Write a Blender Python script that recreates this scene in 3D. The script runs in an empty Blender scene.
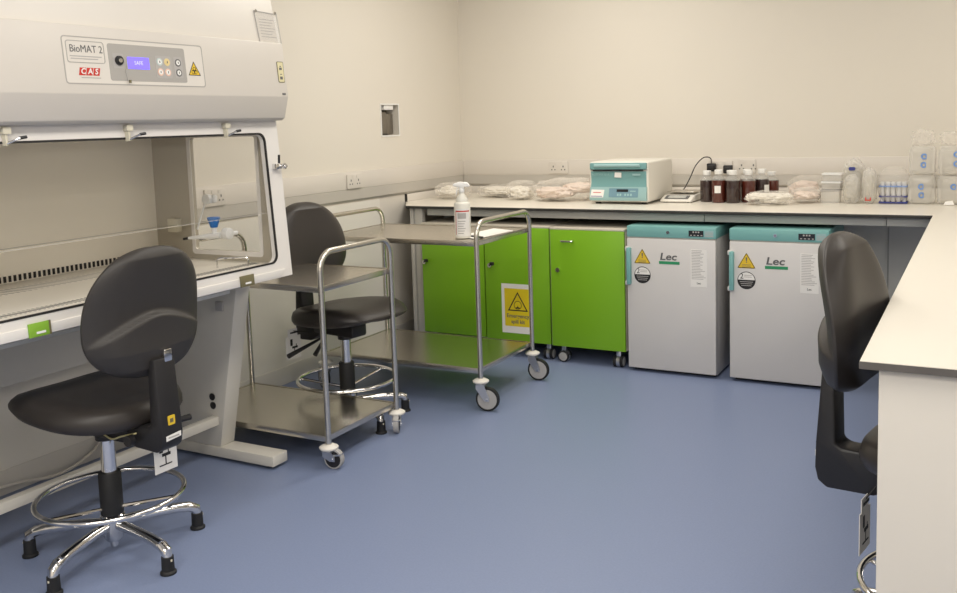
import bpy, bmesh, math, random
from mathutils import Vector, Matrix, noise
from math import sin, cos, pi, radians as R
C = bpy.context.scene.collection
random.seed(4)

# ------------------------------------------------------------------ materials
def mat(name, col, rough=.5, metal=0, noise_amt=0, nscale=20, bump=0, bscale=100, trans=0, alpha=1, emit=0, aniso=None, coat=0, ior=1.45, stretch=None):
    m = bpy.data.materials.new(name); m.use_nodes = True
    nt = m.node_tree; b = nt.nodes['Principled BSDF']
    b.inputs['Base Color'].default_value = (*col, 1)
    b.inputs['Roughness'].default_value = rough; b.inputs['Metallic'].default_value = metal
    b.inputs['Transmission Weight'].default_value = trans; b.inputs['Alpha'].default_value = alpha
    b.inputs['Coat Weight'].default_value = coat; b.inputs['IOR'].default_value = ior
    if emit:
        b.inputs['Emission Color'].default_value = (*col, 1); b.inputs['Emission Strength'].default_value = emit
    tc = nt.nodes.new('ShaderNodeTexCoord'); mp = nt.nodes.new('ShaderNodeMapping')
    nt.links.new(tc.outputs['Object'], mp.inputs['Vector'])
    if stretch: mp.inputs['Scale'].default_value = stretch
    if noise_amt:
        n = nt.nodes.new('ShaderNodeTexNoise'); n.inputs['Scale'].default_value = nscale; n.inputs['Detail'].default_value = 4
        nt.links.new(mp.outputs['Vector'], n.inputs['Vector'])
        mx = nt.nodes.new('ShaderNodeMix'); mx.data_type = 'RGBA'
        mx.inputs['A'].default_value = (*[c*(1-noise_amt) for c in col], 1); mx.inputs['B'].default_value = (*[min(1, c*(1+noise_amt)) for c in col], 1)
        nt.links.new(n.outputs['Fac'], mx.inputs['Factor']); nt.links.new(mx.outputs['Result'], b.inputs['Base Color'])
    if bump:
        n = nt.nodes.new('ShaderNodeTexNoise'); n.inputs['Scale'].default_value = bscale; n.inputs['Detail'].default_value = 3
        nt.links.new(mp.outputs['Vector'], n.inputs['Vector'])
        bp = nt.nodes.new('ShaderNodeBump'); bp.inputs['Strength'].default_value = bump; bp.inputs['Distance'].default_value = .002
        nt.links.new(n.outputs['Fac'], bp.inputs['Height']); nt.links.new(bp.outputs['Normal'], b.inputs['Normal'])
    return m

WALL = mat('wall_paint', (.73, .685, .605), .85, noise_amt=.012, nscale=2, bump=.05, bscale=180)
CEIL = mat('ceiling_paint', (.80, .77, .70), .9, noise_amt=.01)
PANEL = mat('dado_laminate', (.71, .665, .605), .5, noise_amt=.01, nscale=3)
LOWWALL = mat('lower_wall', (.80, .765, .69), .7, noise_amt=.015, nscale=3)
TRUNK = mat('grey_trunking', (.50, .47, .42), .45, noise_amt=.02)
FLOORM = mat('blue_vinyl', (.195, .24, .375), .42, noise_amt=.10, nscale=140, bump=.06, bscale=300)
WORKTOP = mat('cream_worktop', (.80, .755, .665), .28, noise_amt=.01, nscale=30)
EDGE = mat('dark_phenolic_edge', (.035, .033, .03), .6)
EDGE2 = mat('worn_phenolic_edge', (.10, .09, .08), .6, noise_amt=.25, nscale=25)
GREYPL = mat('grey_plastic', (.43, .43, .40), .45)
GREYPANEL = mat('grey_service_panel', (.74, .74, .70), .6, noise_amt=.02)
ALU = mat('satin_aluminium_leg', (.50, .48, .44), .45, noise_amt=.03)
PANELW = mat('end_panel_laminate', (.64, .60, .53), .5, noise_amt=.01)
BSCW = mat('cabinet_powder_coat', (.68, .64, .58), .38, noise_amt=.01, nscale=5)
BSCG = mat('cabinet_frame_coat', (.74, .71, .67), .33, noise_amt=.01)
HOODM = mat('hood_coat', (.60, .56, .505), .4, noise_amt=.01)
STANDM = mat('stand_coat', (.64, .61, .545), .45, noise_amt=.02)
STEEL = mat('brushed_steel', (.64, .60, .535), .27, 1, noise_amt=.10, nscale=12, bump=.03, bscale=60, stretch=(1, 12, 1))
ENDWALL = mat('end_wall_steel', (.46, .42, .345), .4, .3, noise_amt=.08, nscale=3)
CHBACK = mat('chamber_back_steel', (.84, .79, .69), .5, .1, noise_amt=.05, nscale=2)
STEELIN = mat('interior_steel', (.76, .72, .64), .42, .25, noise_amt=.06, nscale=3)
TUBE = mat('satin_tube', (.62, .59, .53), .27, 1, noise_amt=.05, nscale=20)
CHROME = mat('chrome', (.74, .73, .72), .08, 1, noise_amt=.02)
RUBBER = mat('black_rubber', (.012, .012, .013), .6, noise_amt=.1)
BLACKP = mat('black_plastic', (.017, .016, .017), .42, noise_amt=.08, bump=.15, bscale=400)
VINYL = mat('charcoal_vinyl', (.032, .027, .024), .42, noise_amt=.06, nscale=40, bump=.12, bscale=500)
SHELL = mat('charcoal_shell', (.036, .032, .029), .5, noise_amt=.06, nscale=60, bump=.2, bscale=700)
GREYR = mat('grey_tyre', (.38, .37, .36), .6)
BUMPER = mat('white_bumper', (.72, .69, .63), .45)
ZINC = mat('zinc', (.62, .62, .63), .3, 1)
GREEN = mat('lime_laminate', (.195, .43, .012), .40, noise_amt=.012, nscale=6)
GREEN2 = mat('green_tab', (.22, .42, .04), .5)
OLIVE = mat('olive_tab', (.16, .14, .07), .5)
CABSIDE = mat('beige_carcass', (.60, .55, .46), .55)
FRW = mat('fridge_white', (.62, .60, .58), .38, noise_amt=.008, bump=.03, bscale=250)
TEAL = mat('fridge_teal', (.19, .42, .40), .4)
TEAL2 = mat('centrifuge_teal', (.17, .345, .345), .45)
TEAL3 = mat('centrifuge_light_teal', (.30, .47, .47), .45)
DARKTEAL = mat('centrifuge_panel', (.15, .27, .33), .45)
OFFW = mat('off_white_plastic', (.76, .73, .66), .42)
WHITE = mat('white_plastic', (.82, .81, .78), .4)
PAPER = mat('paper', (.80, .78, .74), .8)
YELLOW = mat('warning_yellow', (.74, .50, .03), .55)
YELLOW2 = mat('spill_kit_yellow', (.72, .56, .015), .5)
BLACKI = mat('black_ink', (.015, .015, .015), .6)
GREYI = mat('grey_ink', (.42, .40, .38), .7)
DGREYI = mat('dark_grey_ink', (.12, .12, .12), .7)
REDI = mat('red_ink', (.55, .03, .02), .6)
GREENI = mat('logo_green', (.03, .28, .12), .6)
BLUEI = mat('blue_ink', (.10, .24, .60), .6)
NAVYI = mat('navy_ink', (.05, .06, .25), .6)
PANELGREY = mat('control_grey', (.38, .36, .33), .5)
LCD = mat('lit_display', (.16, .12, .95), .3, emit=.8)
LCDT = mat('display_text', (.5, .5, 1), .3, emit=.5)
DARKLCD = mat('dark_display', (.02, .022, .025), .2)
DIGIT = mat('display_segments', (.45, .12, .10), .3)
BLUEV = mat('blue_valve', (.02, .14, .45), .4)
GASKET = mat('gasket', (.02, .018, .017), .7)
BROWNB = mat('media_brown', (.085, .017, .010), .12, noise_amt=.2, nscale=9, coat=.6)
DARKB = mat('media_dark', (.035, .018, .016), .12, noise_amt=.2, nscale=9, coat=.6)
SPRAYM = mat('spray_bottle', (.74, .72, .64), .35)
CABLEW = mat('white_cable', (.62, .58, .52), .5)
YCABLE = mat('yellow_cable', (.62, .55, .28), .5)
SKIRT = mat('skirting_vinyl', (.64, .61, .56), .5)
BEIGE = mat('beige_fitting', (.62, .58, .46), .5)
DSTEEL = mat('dark_steel', (.22, .20, .17), .35, .7)  # darker brown steel for the recessed wall fitting
GLOVEW = mat('folded_cream', (.84, .80, .72), .8, noise_amt=.06, nscale=20)
GLOVEP = mat('pinkish_contents', (.80, .67, .59), .7, noise_amt=.12, nscale=25)
TUBEW = mat('tube_clear', (.75, .75, .74), .3)

def glassy(name, tint, opac, rough=.08):
    m = bpy.data.materials.new(name); m.use_nodes = True; nt = m.node_tree; nt.nodes.clear()
    o = nt.nodes.new('ShaderNodeOutputMaterial'); mx = nt.nodes.new('ShaderNodeMixShader')
    t = nt.nodes.new('ShaderNodeBsdfTransparent'); g = nt.nodes.new('ShaderNodeBsdfPrincipled')
    t.inputs[0].default_value = (*[.9+.1*c for c in tint], 1)
    g.inputs['Base Color'].default_value = (*tint, 1); g.inputs['Roughness'].default_value = rough
    fr = nt.nodes.new('ShaderNodeLayerWeight'); fr.inputs[0].default_value = .5
    pw = nt.nodes.new('ShaderNodeMath'); pw.operation = 'POWER'; pw.inputs[1].default_value = 3.5
    ad = nt.nodes.new('ShaderNodeMath'); ad.operation = 'MULTIPLY_ADD'; ad.use_clamp = True; ad.inputs[1].default_value = .45; ad.inputs[2].default_value = opac
    nt.links.new(fr.outputs['Facing'], pw.inputs[0]); nt.links.new(pw.outputs[0], ad.inputs[0]); nt.links.new(ad.outputs[0], mx.inputs[0])
    nt.links.new(t.outputs[0], mx.inputs[1]); nt.links.new(g.outputs[0], mx.inputs[2]); nt.links.new(mx.outputs[0], o.inputs[0])
    return m
GLASS = glassy('sash_glass', (.80, .78, .72), .025, .04)
FILM = glassy('clear_bag_film', (.90, .86, .80), .20, .10)
FILM2 = glassy('milky_bag_film', (.84, .82, .77), .32, .15)
POCKET = glassy('document_pocket', (.85, .83, .80), .12, .15)
LABWARE = glassy('translucent_labware', (.74, .70, .61), .40, .3)
BGLASS = glassy('bottle_glass', (.80, .79, .75), .22, .05)

# ------------------------------------------------------------------ object helpers
W = {}
def thing(name, label, cat, loc=(0, 0, 0), rz=0, group=None):
    o = bpy.data.objects.new(name, None); C.objects.link(o); o.empty_display_size = .1
    o.location = loc; o.rotation_euler = (0, 0, rz); o['label'] = label; o['category'] = cat
    if group: o['group'] = group
    W[o] = Matrix.Translation(loc) @ Matrix.Rotation(rz, 4, 'Z')
    return o
def tag(o, label, cat, group=None):
    o['label'] = label; o['category'] = cat
    if group: o['group'] = group
    return o
def smooth_by_angle(me, ang=40):
    bm = bmesh.new(); bm.from_mesh(me); bmesh.ops.recalc_face_normals(bm, faces=bm.faces)
    for f in bm.faces: f.smooth = True
    for e in bm.edges:
        if len(e.link_faces) == 2 and e.calc_face_angle(0) > R(ang): e.smooth = False
    bm.to_mesh(me); bm.free()
class MB:
    def __init__(s): s.v = []; s.f = []
    def add(s, v, f):
        n = len(s.v); s.v += [tuple(p) for p in v]; s.f += [tuple(i+n for i in q) for q in f]; return s
    def frombm(s, bm, M=None):
        bm.verts.ensure_lookup_table(); bm.verts.index_update()
        s.add([(M @ v.co) if M else v.co for v in bm.verts], [[v.index for v in f.verts] for f in bm.faces]); bm.free(); return s
    def box(s, a, b, bev=0, seg=2, M=None):
        bm = bmesh.new(); bmesh.ops.create_cube(bm, size=1)
        for v in bm.verts: v.co = Vector([(a[i]+b[i])/2 + v.co[i]*(b[i]-a[i]) for i in range(3)])
        if bev: bmesh.ops.bevel(bm, geom=bm.edges[:], offset=bev, segments=seg, affect='EDGES', profile=.5)
        return s.frombm(bm, M)
    def lathe(s, c, prof, n=24, axis='Z', M=None):
        v = []; f = []
        for r, h in prof:
            for k in range(n):
                a = 2*pi*k/n; p = (r*cos(a), r*sin(a), h)
                if axis == 'X': p = (h, r*cos(a), r*sin(a))
                if axis == 'Y': p = (r*cos(a), h, r*sin(a))
                p = Vector(p)
                if M: p = M @ p
                v.append(p + Vector(c))
        m = len(prof)
        for i in range(m-1):
            for k in range(n): f.append((i*n+k, i*n+(k+1) % n, (i+1)*n+(k+1) % n, (i+1)*n+k))
        f.append(tuple(range(n))); f.append(tuple((m-1)*n+k for k in reversed(range(n))))
        return s.add(v, f)
    def tube(s, pts, r, n=12, closed=False, rs=None):
        pts = [Vector(p) for p in pts]; m = len(pts); v = []; f = []
        up = None
        for i, p in enumerate(pts):
            a = pts[(i-1) % m] if (closed or i) else p; b = pts[(i+1) % m] if (closed or i < m-1) else p
            t = (b-a).normalized()
            if up is None: up = t.orthogonal().normalized()
            up = (up - t*up.dot(t)).normalized(); w = t.cross(up)
            rr = rs[i] if rs else r
            for k in range(n):
                an = 2*pi*k/n; v.append(p + up*(rr*cos(an)) + w*(rr*sin(an)))
        for i in range(m if closed else m-1):
            j = (i+1) % m
            for k in range(n): f.append((i*n+k, i*n+(k+1) % n, j*n+(k+1) % n, j*n+k))
        if not closed: f.append(tuple(reversed(range(n)))); f.append(tuple((m-1)*n+k for k in range(n)))
        return s.add(v, f)
    def prism(s, poly, o, U, V, N, h0, h1, bev=0):
        o, U, V, N = map(Vector, (o, U, V, N))
        bm = bmesh.new(); n = len(poly)
        lo = [bm.verts.new(o+U*p[0]+V*p[1]+N*h0) for p in poly]; hi = [bm.verts.new(o+U*p[0]+V*p[1]+N*h1) for p in poly]
        bm.faces.new(lo); bm.faces.new(hi)
        for i in range(n): bm.faces.new((lo[i], lo[(i+1) % n], hi[(i+1) % n], hi[i]))
        bmesh.ops.recalc_face_normals(bm, faces=bm.faces)
        if bev: bmesh.ops.bevel(bm, geom=bm.edges[:], offset=bev, segments=2, affect='EDGES', profile=.5)
        return s.frombm(bm)
    def ring(s, out, inn, o, U, V, N, h0, h1):
        o, U, V, N = map(Vector, (o, U, V, N)); n = len(out); v = []
        for pl in (out, inn):
            for h in (h0, h1): v += [o+U*p[0]+V*p[1]+N*h for p in pl]
        f = []
        for i in range(n):
            j = (i+1) % n
            f += [(i, j, n+j, n+i), (2*n+i, 3*n+i, 3*n+j, 2*n+j), (i, 2*n+i, 2*n+j, j), (n+i, n+j, 3*n+j, 3*n+i)]
        return s.add(v, f)
    def build(s, name, m, parent=None, world=True, smooth=40, kind=None):
        me = bpy.data.meshes.new(name); vs = s.v
        root = parent
        while root is not None and root.parent is not None: root = root.parent
        if root is not None and world and root in W:
            inv = W[root].inverted(); vs = [inv @ Vector(p) for p in vs]
        me.from_pydata([tuple(p) for p in vs], [], s.f); me.update()
        smooth_by_angle(me, smooth)
        me.materials.append(m)
        o = bpy.data.objects.new(name, me); C.objects.link(o); o.parent = parent
        if kind: o['kind'] = kind
        return o
def rrect(x0, y0, x1, y1, r, n=6):
    p = []
    for cx, cy, a in ((x1-r, y1-r, 0), (x0+r, y1-r, 90), (x0+r, y0+r, 180), (x1-r, y0+r, 270)):
        for k in range(n+1):
            t = R(a+90*k/n); p.append((cx+r*cos(t), cy+r*sin(t)))
    return p
# faces for decals: o, U, V, N
class Face:
    def __init__(s, o, U, V): s.o = Vector(o); s.U = Vector(U).normalized(); s.V = Vector(V).normalized(); s.N = s.U.cross(s.V)
    def plate(s, name, poly, m, parent, h0=0, h1=.0006, world=True):
        return MB().prism(poly, s.o, s.U, s.V, s.N, h0, h1).build(name, m, parent, world)
    def outline(s, name, x0, y0, x1, y1, r, w, m, parent, h0=0, h1=.001, world=True):
        return MB().ring(rrect(x0, y0, x1, y1, r), rrect(x0+w, y0+w, x1-w, y1-w, max(r-w, .0005)), s.o, s.U, s.V, s.N, h0, h1).build(name, m, parent, world)
    def bars(s, name, rects, m, parent, h0=.0004, h1=.0009, world=True):
        b = MB()
        for x0, y0, x1, y1 in rects: b.prism([(x0, y0), (x1, y0), (x1, y1), (x0, y1)], s.o, s.U, s.V, s.N, h0, h1)
        return b.build(name, m, parent, world)
    def text(s, name, txt, x, y, size, m, parent, h=.0012, world=True, align='LEFT', sx=1, shear=0, bold=0):
        cu = bpy.data.curves.new('t', 'FONT'); cu.body = txt; cu.size = size; cu.extrude = .0003; cu.align_x = align; cu.align_y = 'CENTER'
        cu.shear = shear; cu.offset = bold; cu.resolution_u = 3
        to = bpy.data.objects.new('t', cu); C.objects.link(to); dg = bpy.context.evaluated_depsgraph_get(); dg.update()
        me = bpy.data.meshes.new_from_object(to.evaluated_get(dg)); bpy.data.objects.remove(to)
        b = MB(); b.add([s.o+s.U*(x+v.co.x*sx)+s.V*(y+v.co.y)+s.N*(h+v.co.z) for v in me.vertices], [tuple(p.vertices) for p in me.polygons])
        bpy.data.meshes.remove(me)
        return b.build(name, m, parent, world)
def arc(cx, cy, r, a0, a1, n=8): return [(cx+r*cos(R(a0+(a1-a0)*k/n)), cy+r*sin(R(a0+(a1-a0)*k/n))) for k in range(n+1)]
def circ(cx, cy, r, n=24): return arc(cx, cy, r, 0, 360*(n-1)/n, n-1)
def copy_thing(o, loc=None, label=None):
    def cp(x, p):
        c = x.copy(); C.objects.link(c); c.parent = p
        for ch in [k for k in C.objects if k.parent == x]: cp(ch, c)
        return c
    n = cp(o, None)
    if loc: n.location = loc
    if label: n['label'] = label
    return n

# ------------------------------------------------------------------ room
XL, XR, YB, YF, ZC = -3.41, 3.9, 5.93, -3.6, 2.75
PE = 1.30
def struct(name, mb, m): return mb.build(name, m, None, kind='structure')
struct('floor', MB().box((XL-.1, YF-.1, -.1), (XR+.1, YB+.1, 0)), FLOORM)
struct('ceiling', MB().box((XL-.1, YF-.1, ZC), (XR+.1, YB+.1, ZC+.1)), CEIL)
# left wall with a real recess for the panel set into it
wl = MB(); ry0, ry1, rz0, rz1 = 4.905, 5.105, 1.350, 1.548
wl.box((XL-.1, YF, 0), (XL, YB, rz0)); wl.box((XL-.1, YF, rz1), (XL, YB, ZC))
wl.box((XL-.1, YF, rz0), (XL, ry0, rz1)); wl.box((XL-.1, ry1, rz0), (XL, YB, rz1)); wl.box((XL-.12, ry0-.05, rz0-.05), (XL-.1, ry1+.05, rz1+.05))
struct('wall_left', wl, WALL)
struct('wall_back', MB().box((XL-.1, YB, 0), (XR+.1, YB+.1, ZC)), WALL)
struct('wall_right', MB().box((XR, YF, 0), (XR+.1, YB, ZC)), WALL)
struct('wall_front', MB().box((XL-.1, YF-.1, 0), (XR+.1, YF, ZC)), WALL)
# dado: socket band, bevelled grey trunking
struct('trim_1', MB().box((XL, YF, 1.035), (XL+.018, YB-.018, 1.142), .003), PANEL)
struct('trim_2', MB().box((XL, YB-.018, 1.035), (XR, YB, 1.142), .003), PANEL)
struct('trim_3', MB().prism([(0, .955), (.018, .972), (.016, 1.035), (0, 1.035)], (XL, YF, 0), (1, 0, 0), (0, 0, 1), (0, 1, 0), 0, YB-YF-.02), TRUNK)
struct('trim_4', MB().prism([(0, .955), (-.018, .972), (-.016, 1.035), (0, 1.035)], (XL+.018, YB, 0), (0, 1, 0), (0, 0, 1), (1, 0, 0), 0, XR-XL-.018), TRUNK)
# lower wall lining under the left dado
struct('trim_5', MB().box((XL, YF, .10), (XL+.008, 4.84, .95)), LOWWALL)
struct('baseboard_left', MB().box((XL, YF, 0), (XL+.012, YB, .10), .003), SKIRT)
struct('baseboard_back', MB().box((XL, YB-.012, 0), (XR, YB, .10), .003), SKIRT)
# service lining behind the knee spaces
struct('trim_6', MB().box((XL+.02, 5.60, 0), (XR, 5.62, .845)), GREYPANEL)
struct('trim_7', MB().box((-.475, 5.594, .0), (-.468, 5.60, .845)), GREYPL)

# ------------------------------------------------------------------ worktop (one continuous L)
wk = thing('worktop', 'long cream L-shaped laboratory worktop with dark edge along the back wall', 'worktop', (-1.5, 5.3, 0))
PX, PY, FY, ZT, TH = -.217, 1.975, 4.885, .905, .017
poly = [(-3.235, FY), (PX, FY), (PX, PY), (PE, PY), (PE, FY), (XR-.01, FY), (XR-.01, YB-.005), (XL+.01, YB-.005), (XL+.01, 5.14)]
MB().prism(poly, (0, 0, 0), (1, 0, 0), (0, 1, 0), (0, 0, 1), ZT-TH, ZT-.0015, .001).build('core_edge', EDGE, wk)
MB().prism([(p[0]+.0005, p[1]) for p in poly], (0, 0, 0), (1, 0, 0), (0, 1, 0), (0, 0, 1), ZT-.0015, ZT).build('laminate_surface', WORKTOP, wk)
e = MB().prism([(PX-.0008, 0), (PE-.002, 0), (PE-.002, -TH+.002), (PX-.0008, -TH+.002)], (0, PY-.0008, ZT-.0015), (1, 0, 0), (0, 0, 1), (0, -1, 0), 0, .001).build('worn_front_edge', EDGE2, wk)
MB().box((XL+.001, 5.15, ZT), (XL+.016, YB-.02, ZT+.05), .001).box((XL+.02, YB-.016, ZT), (XR-.01, YB-.001, ZT+.05), .001).build('upstand', PANEL, wk)
MB().box((XL+.001, 5.142, ZT), (XL+.017, 5.149, ZT+.05)).build('upstand_end', EDGE, wk)
# bench frame: rails and legs
bf = thing('workbench', 'grey metal rail and left leg frame carrying the back worktop', 'bench frame', (-1.6, 4.95, 0))
for x0, x1 in ((-3.10, -1.336), (-1.333, -.427), (-.424, -.20), (-.197, 3.8)):
    MB().box((x0, 4.925, .843), (x1, 4.955, .887), .002).build('front_rail', GREYPL, bf)
MB().box((-3.222, 4.91, 0), (-3.196, 4.95, .887), .002).build('leg', ALU, bf)
MB().box((-3.184, 4.91, 0), (-3.132, 4.95, .887), .002).build('leg', ALU, bf)
MB().box((-3.20, 4.92, 0), (-3.18, 4.945, .887)).build('leg_groove', GREYPL, bf)
MB().box((-3.22, 4.95, .05), (-3.14, 5.85, .09), .002).build('foot_rail', ALU, bf)
MB().box((-3.22, 4.95, .845), (-3.14, 5.55, .887), .002).build('side_rail', ALU, bf)
pb = thing('bench_end_panel', 'cream end panel supporting the near end of the right-hand worktop', 'end panel', (.5, 2.0, 0))
MB().box((-.182, PY+.02, 0), (PE-.03, PY+.045, ZT-TH-.001), .001).build('panel', PANELW, pb)
MB().box((-.14, PY+.05, .80), (-.10, FY+.03, ZT-TH-.001), .002).build('long_rail', GREYPL, pb)

# ------------------------------------------------------------------ wall fittings
def socket(loc, U, N, label, group=None, w=.146, h=.086, top=None):
    t = thing('double_socket', label, 'socket', loc, 0, group)
    f = Face(loc, U, (0, 0, 1)); d = Vector(loc)
    MB().prism(rrect(-w/2, -h/2, w/2, h/2, .006), loc, U, (0, 0, 1), N, 0, .009, .002).build('faceplate', PANEL, t)
    for s in (-1, 1):
        b = MB()
        for x0, y0, x1, y1 in ((-.004, .006, .004, .018), (-.016, -.014, -.008, -.006), (.008, -.014, .016, -.006)):
            b.prism([(s*.037+x0, y0-.006), (s*.037+x1, y0-.006), (s*.037+x1, y1-.006), (s*.037+x0, y1-.006)], loc, U, (0, 0, 1), N, .0088, .0096)
        b.build('pin_holes', DGREYI, t)
        MB().prism(rrect(s*.022-.006, .020, s*.022+.006, .036, .002), loc, U, (0, 0, 1), N, .008, .012).build('switch', PANEL, t)
    return t
socket((XL+.019, 4.56, 1.083), (0, 1, 0), (1, 0, 0), 'white double socket on the left wall band above the chair')
socket((-2.625, YB-.019, 1.088), (1, 0, 0), (0, -1, 0), 'white double socket on the back wall left of the centrifuge')
socket((-1.49, YB-.019, 1.083), (1, 0, 0), (0, -1, 0), 'white double socket behind the bottles with two black plugs in it', w=.146)
socket((-1.322, YB-.019, 1.09), (1, 0, 0), (0, -1, 0), 'white double socket with nothing plugged in behind the bottles', w=.10, h=.086)
socket((XL+.019, 3.40, 1.083), (0, 1, 0), (1, 0, 0), 'double socket on the left wall seen through the cabinet end window')
def plug(x, z, label):
    t = thing('power_plug', label, 'plug', (x, YB-.029, z))
    MB().box((x-.028, YB-.065, z-.026), (x+.028, YB-.029, z+.026), .007).build('body', BLACKP, t)
    MB().box((x-.018, YB-.078, z-.014), (x+.018, YB-.065, z+.014), .004).build('grip', BLACKP, t)
    return t
plug(-1.545, 1.085, 'black power plug with the raised cable in the socket behind the bottles')
plug(-1.44, 1.072, 'black power plug low in the socket behind the bottles, right one')
# cable from balance to plug
cab = [(-1.545, YB-.05, 1.105), (-1.547, YB-.055, 1.14), (-1.565, YB-.07, 1.152), (-1.59, YB-.10, 1.145), (-1.62, YB-.15, 1.10), (-1.64, YB-.2, 1.03), (-1.66, YB-.25, .97), (-1.665, YB-.28, .958)]
def spline(p, n=6):
    p = [Vector(q) for q in p]; out = []
    for i in range(len(p)-1):
        a = p[max(i-1, 0)]; b = p[i]; c = p[i+1]; d = p[min(i+2, len(p)-1)]
        for k in range(n):
            t = k/n; out.append(.5*((2*b)+(c-a)*t+(2*a-5*b+4*c-d)*t*t+(3*b-a-3*c+d)*t*t*t))
    return out+[p[-1]]
tag(MB().tube(spline(cab), .0035, 8).build('power_cable', BLACKP), 'thin black power cable curving up from the worktop to a plug', 'cable')
# recessed steel fitting in left wall
rf = thing('recessed_wall_unit', 'small recessed steel fitting set high in the left wall', 'wall fitting', (XL-.05, 5.005, 1.35))
MB().ring([(-.107, -.106), (.107, -.106), (.107, .106), (-.107, .106)], [(-.098, -.097), (.098, -.097), (.098, .097), (-.098, .097)], (XL+.0005, 5.005, 1.449), (0, 1, 0), (0, 0, 1), (1, 0, 0), 0, .004).build('trim_frame', WHITE, rf)
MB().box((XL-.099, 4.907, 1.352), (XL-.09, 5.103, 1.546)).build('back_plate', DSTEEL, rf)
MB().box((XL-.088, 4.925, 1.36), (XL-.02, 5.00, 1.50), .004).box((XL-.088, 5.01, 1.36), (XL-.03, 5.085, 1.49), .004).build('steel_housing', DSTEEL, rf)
for yy in (4.955, 5.02, 5.06): MB().lathe((0, yy, 0), [(.008, 1.36), (.008, 1.52)], 10, M=None).build('pipe', CHROME, rf).location = (XL-.02+3.36, 0, 0)
MB().box((XL-.05, 4.95, 1.515), (XL-.003, 5.055, 1.546), .003).build('white_bracket', WHITE, rf)

# ------------------------------------------------------------------ green cabinets
def cabinet(x0, x1, y0, z0, z1, d, label, name='storage_cabinet', rz=0, keyx=.02, keyz=None, handle=False, cast=((.06, 0), (.40, 0)), castr=.033, sign=False):
    t = thing(name, label, 'cabinet', ((x0+x1)/2, y0+d/2, 0))
    MB().box((x0+.002, y0+.02, z0), (x1-.002, y0+d, z1-.012), .001).build('carcass', CABSIDE, t)
    MB().box((x0, y0+.003, z1-.012), (x1, y0+d, z1), .0015).build('top', CABSIDE, t)
    dr = MB().box((x0+.003, y0, z0), (x1-.003, y0+.018, z1-.013), .0015).build('door', GREEN, t)
    kx, kz = x0+keyx, keyz or z1-.19
    MB().lathe((kx, y0-.007, kz), [(.013, -.004), (.0135, .004), (.0125, .007)], 16, 'Y').build('lock', CHROME, dr)
    if not handle:
        MB().lathe((kx+.001, y0-.013, kz), [(.004, 0), (.004, .003)], 12, 'Y').build('keyhole', BLACKP, dr)
        MB().box((kx+.010, y0-.030, kz+.002), (kx+.034, y0-.010, kz+.022), .004).build('key', BLACKP, dr)
    if handle:
        b = MB(); hz = z1-.075
        b.tube(spline([(x0+.085, y0, hz), (x0+.085, y0-.024, hz), (x0+.09, y0-.028, hz), (x0+.145, y0-.028, hz), (x0+.15, y0-.024, hz), (x0+.15, y0, hz)], 4), .0055, 10)
        b.build('handle', CHROME, dr)
    for k_, (cx, dy) in enumerate(cast):
        X = x0+cx
        for yy in (y0+.045+dy, y0+d-.07):
            face = handle and k_ == 0
            c = MB().box((X-.014, yy-.010, castr*1.5), (X+.014, yy+.022, z0), .003).lathe((X, yy+.005, castr), [(castr*.75, -.012), (castr*1.04, -.010), (castr*1.04, .010), (castr*.75, .012)], 20, 'Y' if face else 'X').build('caster', ZINC, t)
            for sg_ in (-1, 1):
                if face: cc = (X, yy+.005+sg_*.020, castr); ax = 'Y'
                else: cc = (X+sg_*.020, yy, castr); ax = 'X'
                MB().lathe(cc, [(castr*.86, -.009), (castr, -.006), (castr, .006), (castr*.86, .009)], 26, ax).build('wheel', RUBBER, c)
                MB().lathe(cc, [(castr*.5, -.011), (castr*.78, -.0095), (castr*.78, .0095), (castr*.5, .011)], 22, ax).build('wheel_disc', GREYR, c)
    return t, dr
cabinet(-3.122, -2.672, 4.875, .105, .800, .72, 'lime green cabinet at the left end of the bench beside the leg', keyz=.552)
c2, d2 = cabinet(-2.666, -2.232, 4.865, .098, .800, .72, 'lime green cabinet with the yellow spill kit sign on its door', keyx=.038, keyz=.555)
c3, d3 = cabinet(-2.220, -1.762, 4.845, .100, .798, .73, 'lime green cabinet with a chrome bar handle, right beside the left fridge', handle=True, keyx=.05, keyz=.552)
# spill kit sign
sg = thing('safety_sign', 'yellow and white emergency spill kit sign on a green cabinet door', 'sign', (-2.455, 4.8645, .3))
F = Face((-2.555, 4.8645, .148), (1, 0, 0), (0, 0, 1))
F.plate('backing', [(0, 0), (.205, 0), (.205, .30), (0, .30)], PAPER, sg, 0, .001)
F.plate('yellow_field', rrect(.020, .042, .19, .272, .004), YELLOW2, sg, .0009, .0016)
tri = lambda cx, cy, s: [(cx+s*cos(R(a)), cy+s*sin(R(a))) for a in (90, 210, 330)]
def tri_ring(F, name, cx, cy, s, w, m, parent, h0=.0012, h1=.002, world=True):
    return MB().ring(tri(cx, cy, s), tri(cx, cy, s-w), F.o, F.U, F.V, F.N, h0, h1).build(name, m, parent, world)
tri_ring(F, 'triangle', .108, .175, .078, .014, BLACKI, sg)
MB().ring(circ(.108, .172, .026), circ(.108, .172, .0225), F.o, F.U, F.V, F.N, .0012, .002).build('pictogram', BLACKI, sg)
F.plate('pictogram_spill', [(.09, .152), (.126, .152), (.12, .158), (.112, .16), (.108, .17), (.104, .16), (.096, .158)], BLACKI, sg, .0012, .002)
F.text('wording', 'Emergency', .107, .105, .034, DGREYI, sg, .0018, align='CENTER', bold=.0006)
F.text('wording', 'spill kit', .107, .070, .032, DGREYI, sg, .0018, align='CENTER', bold=.0006)

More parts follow.
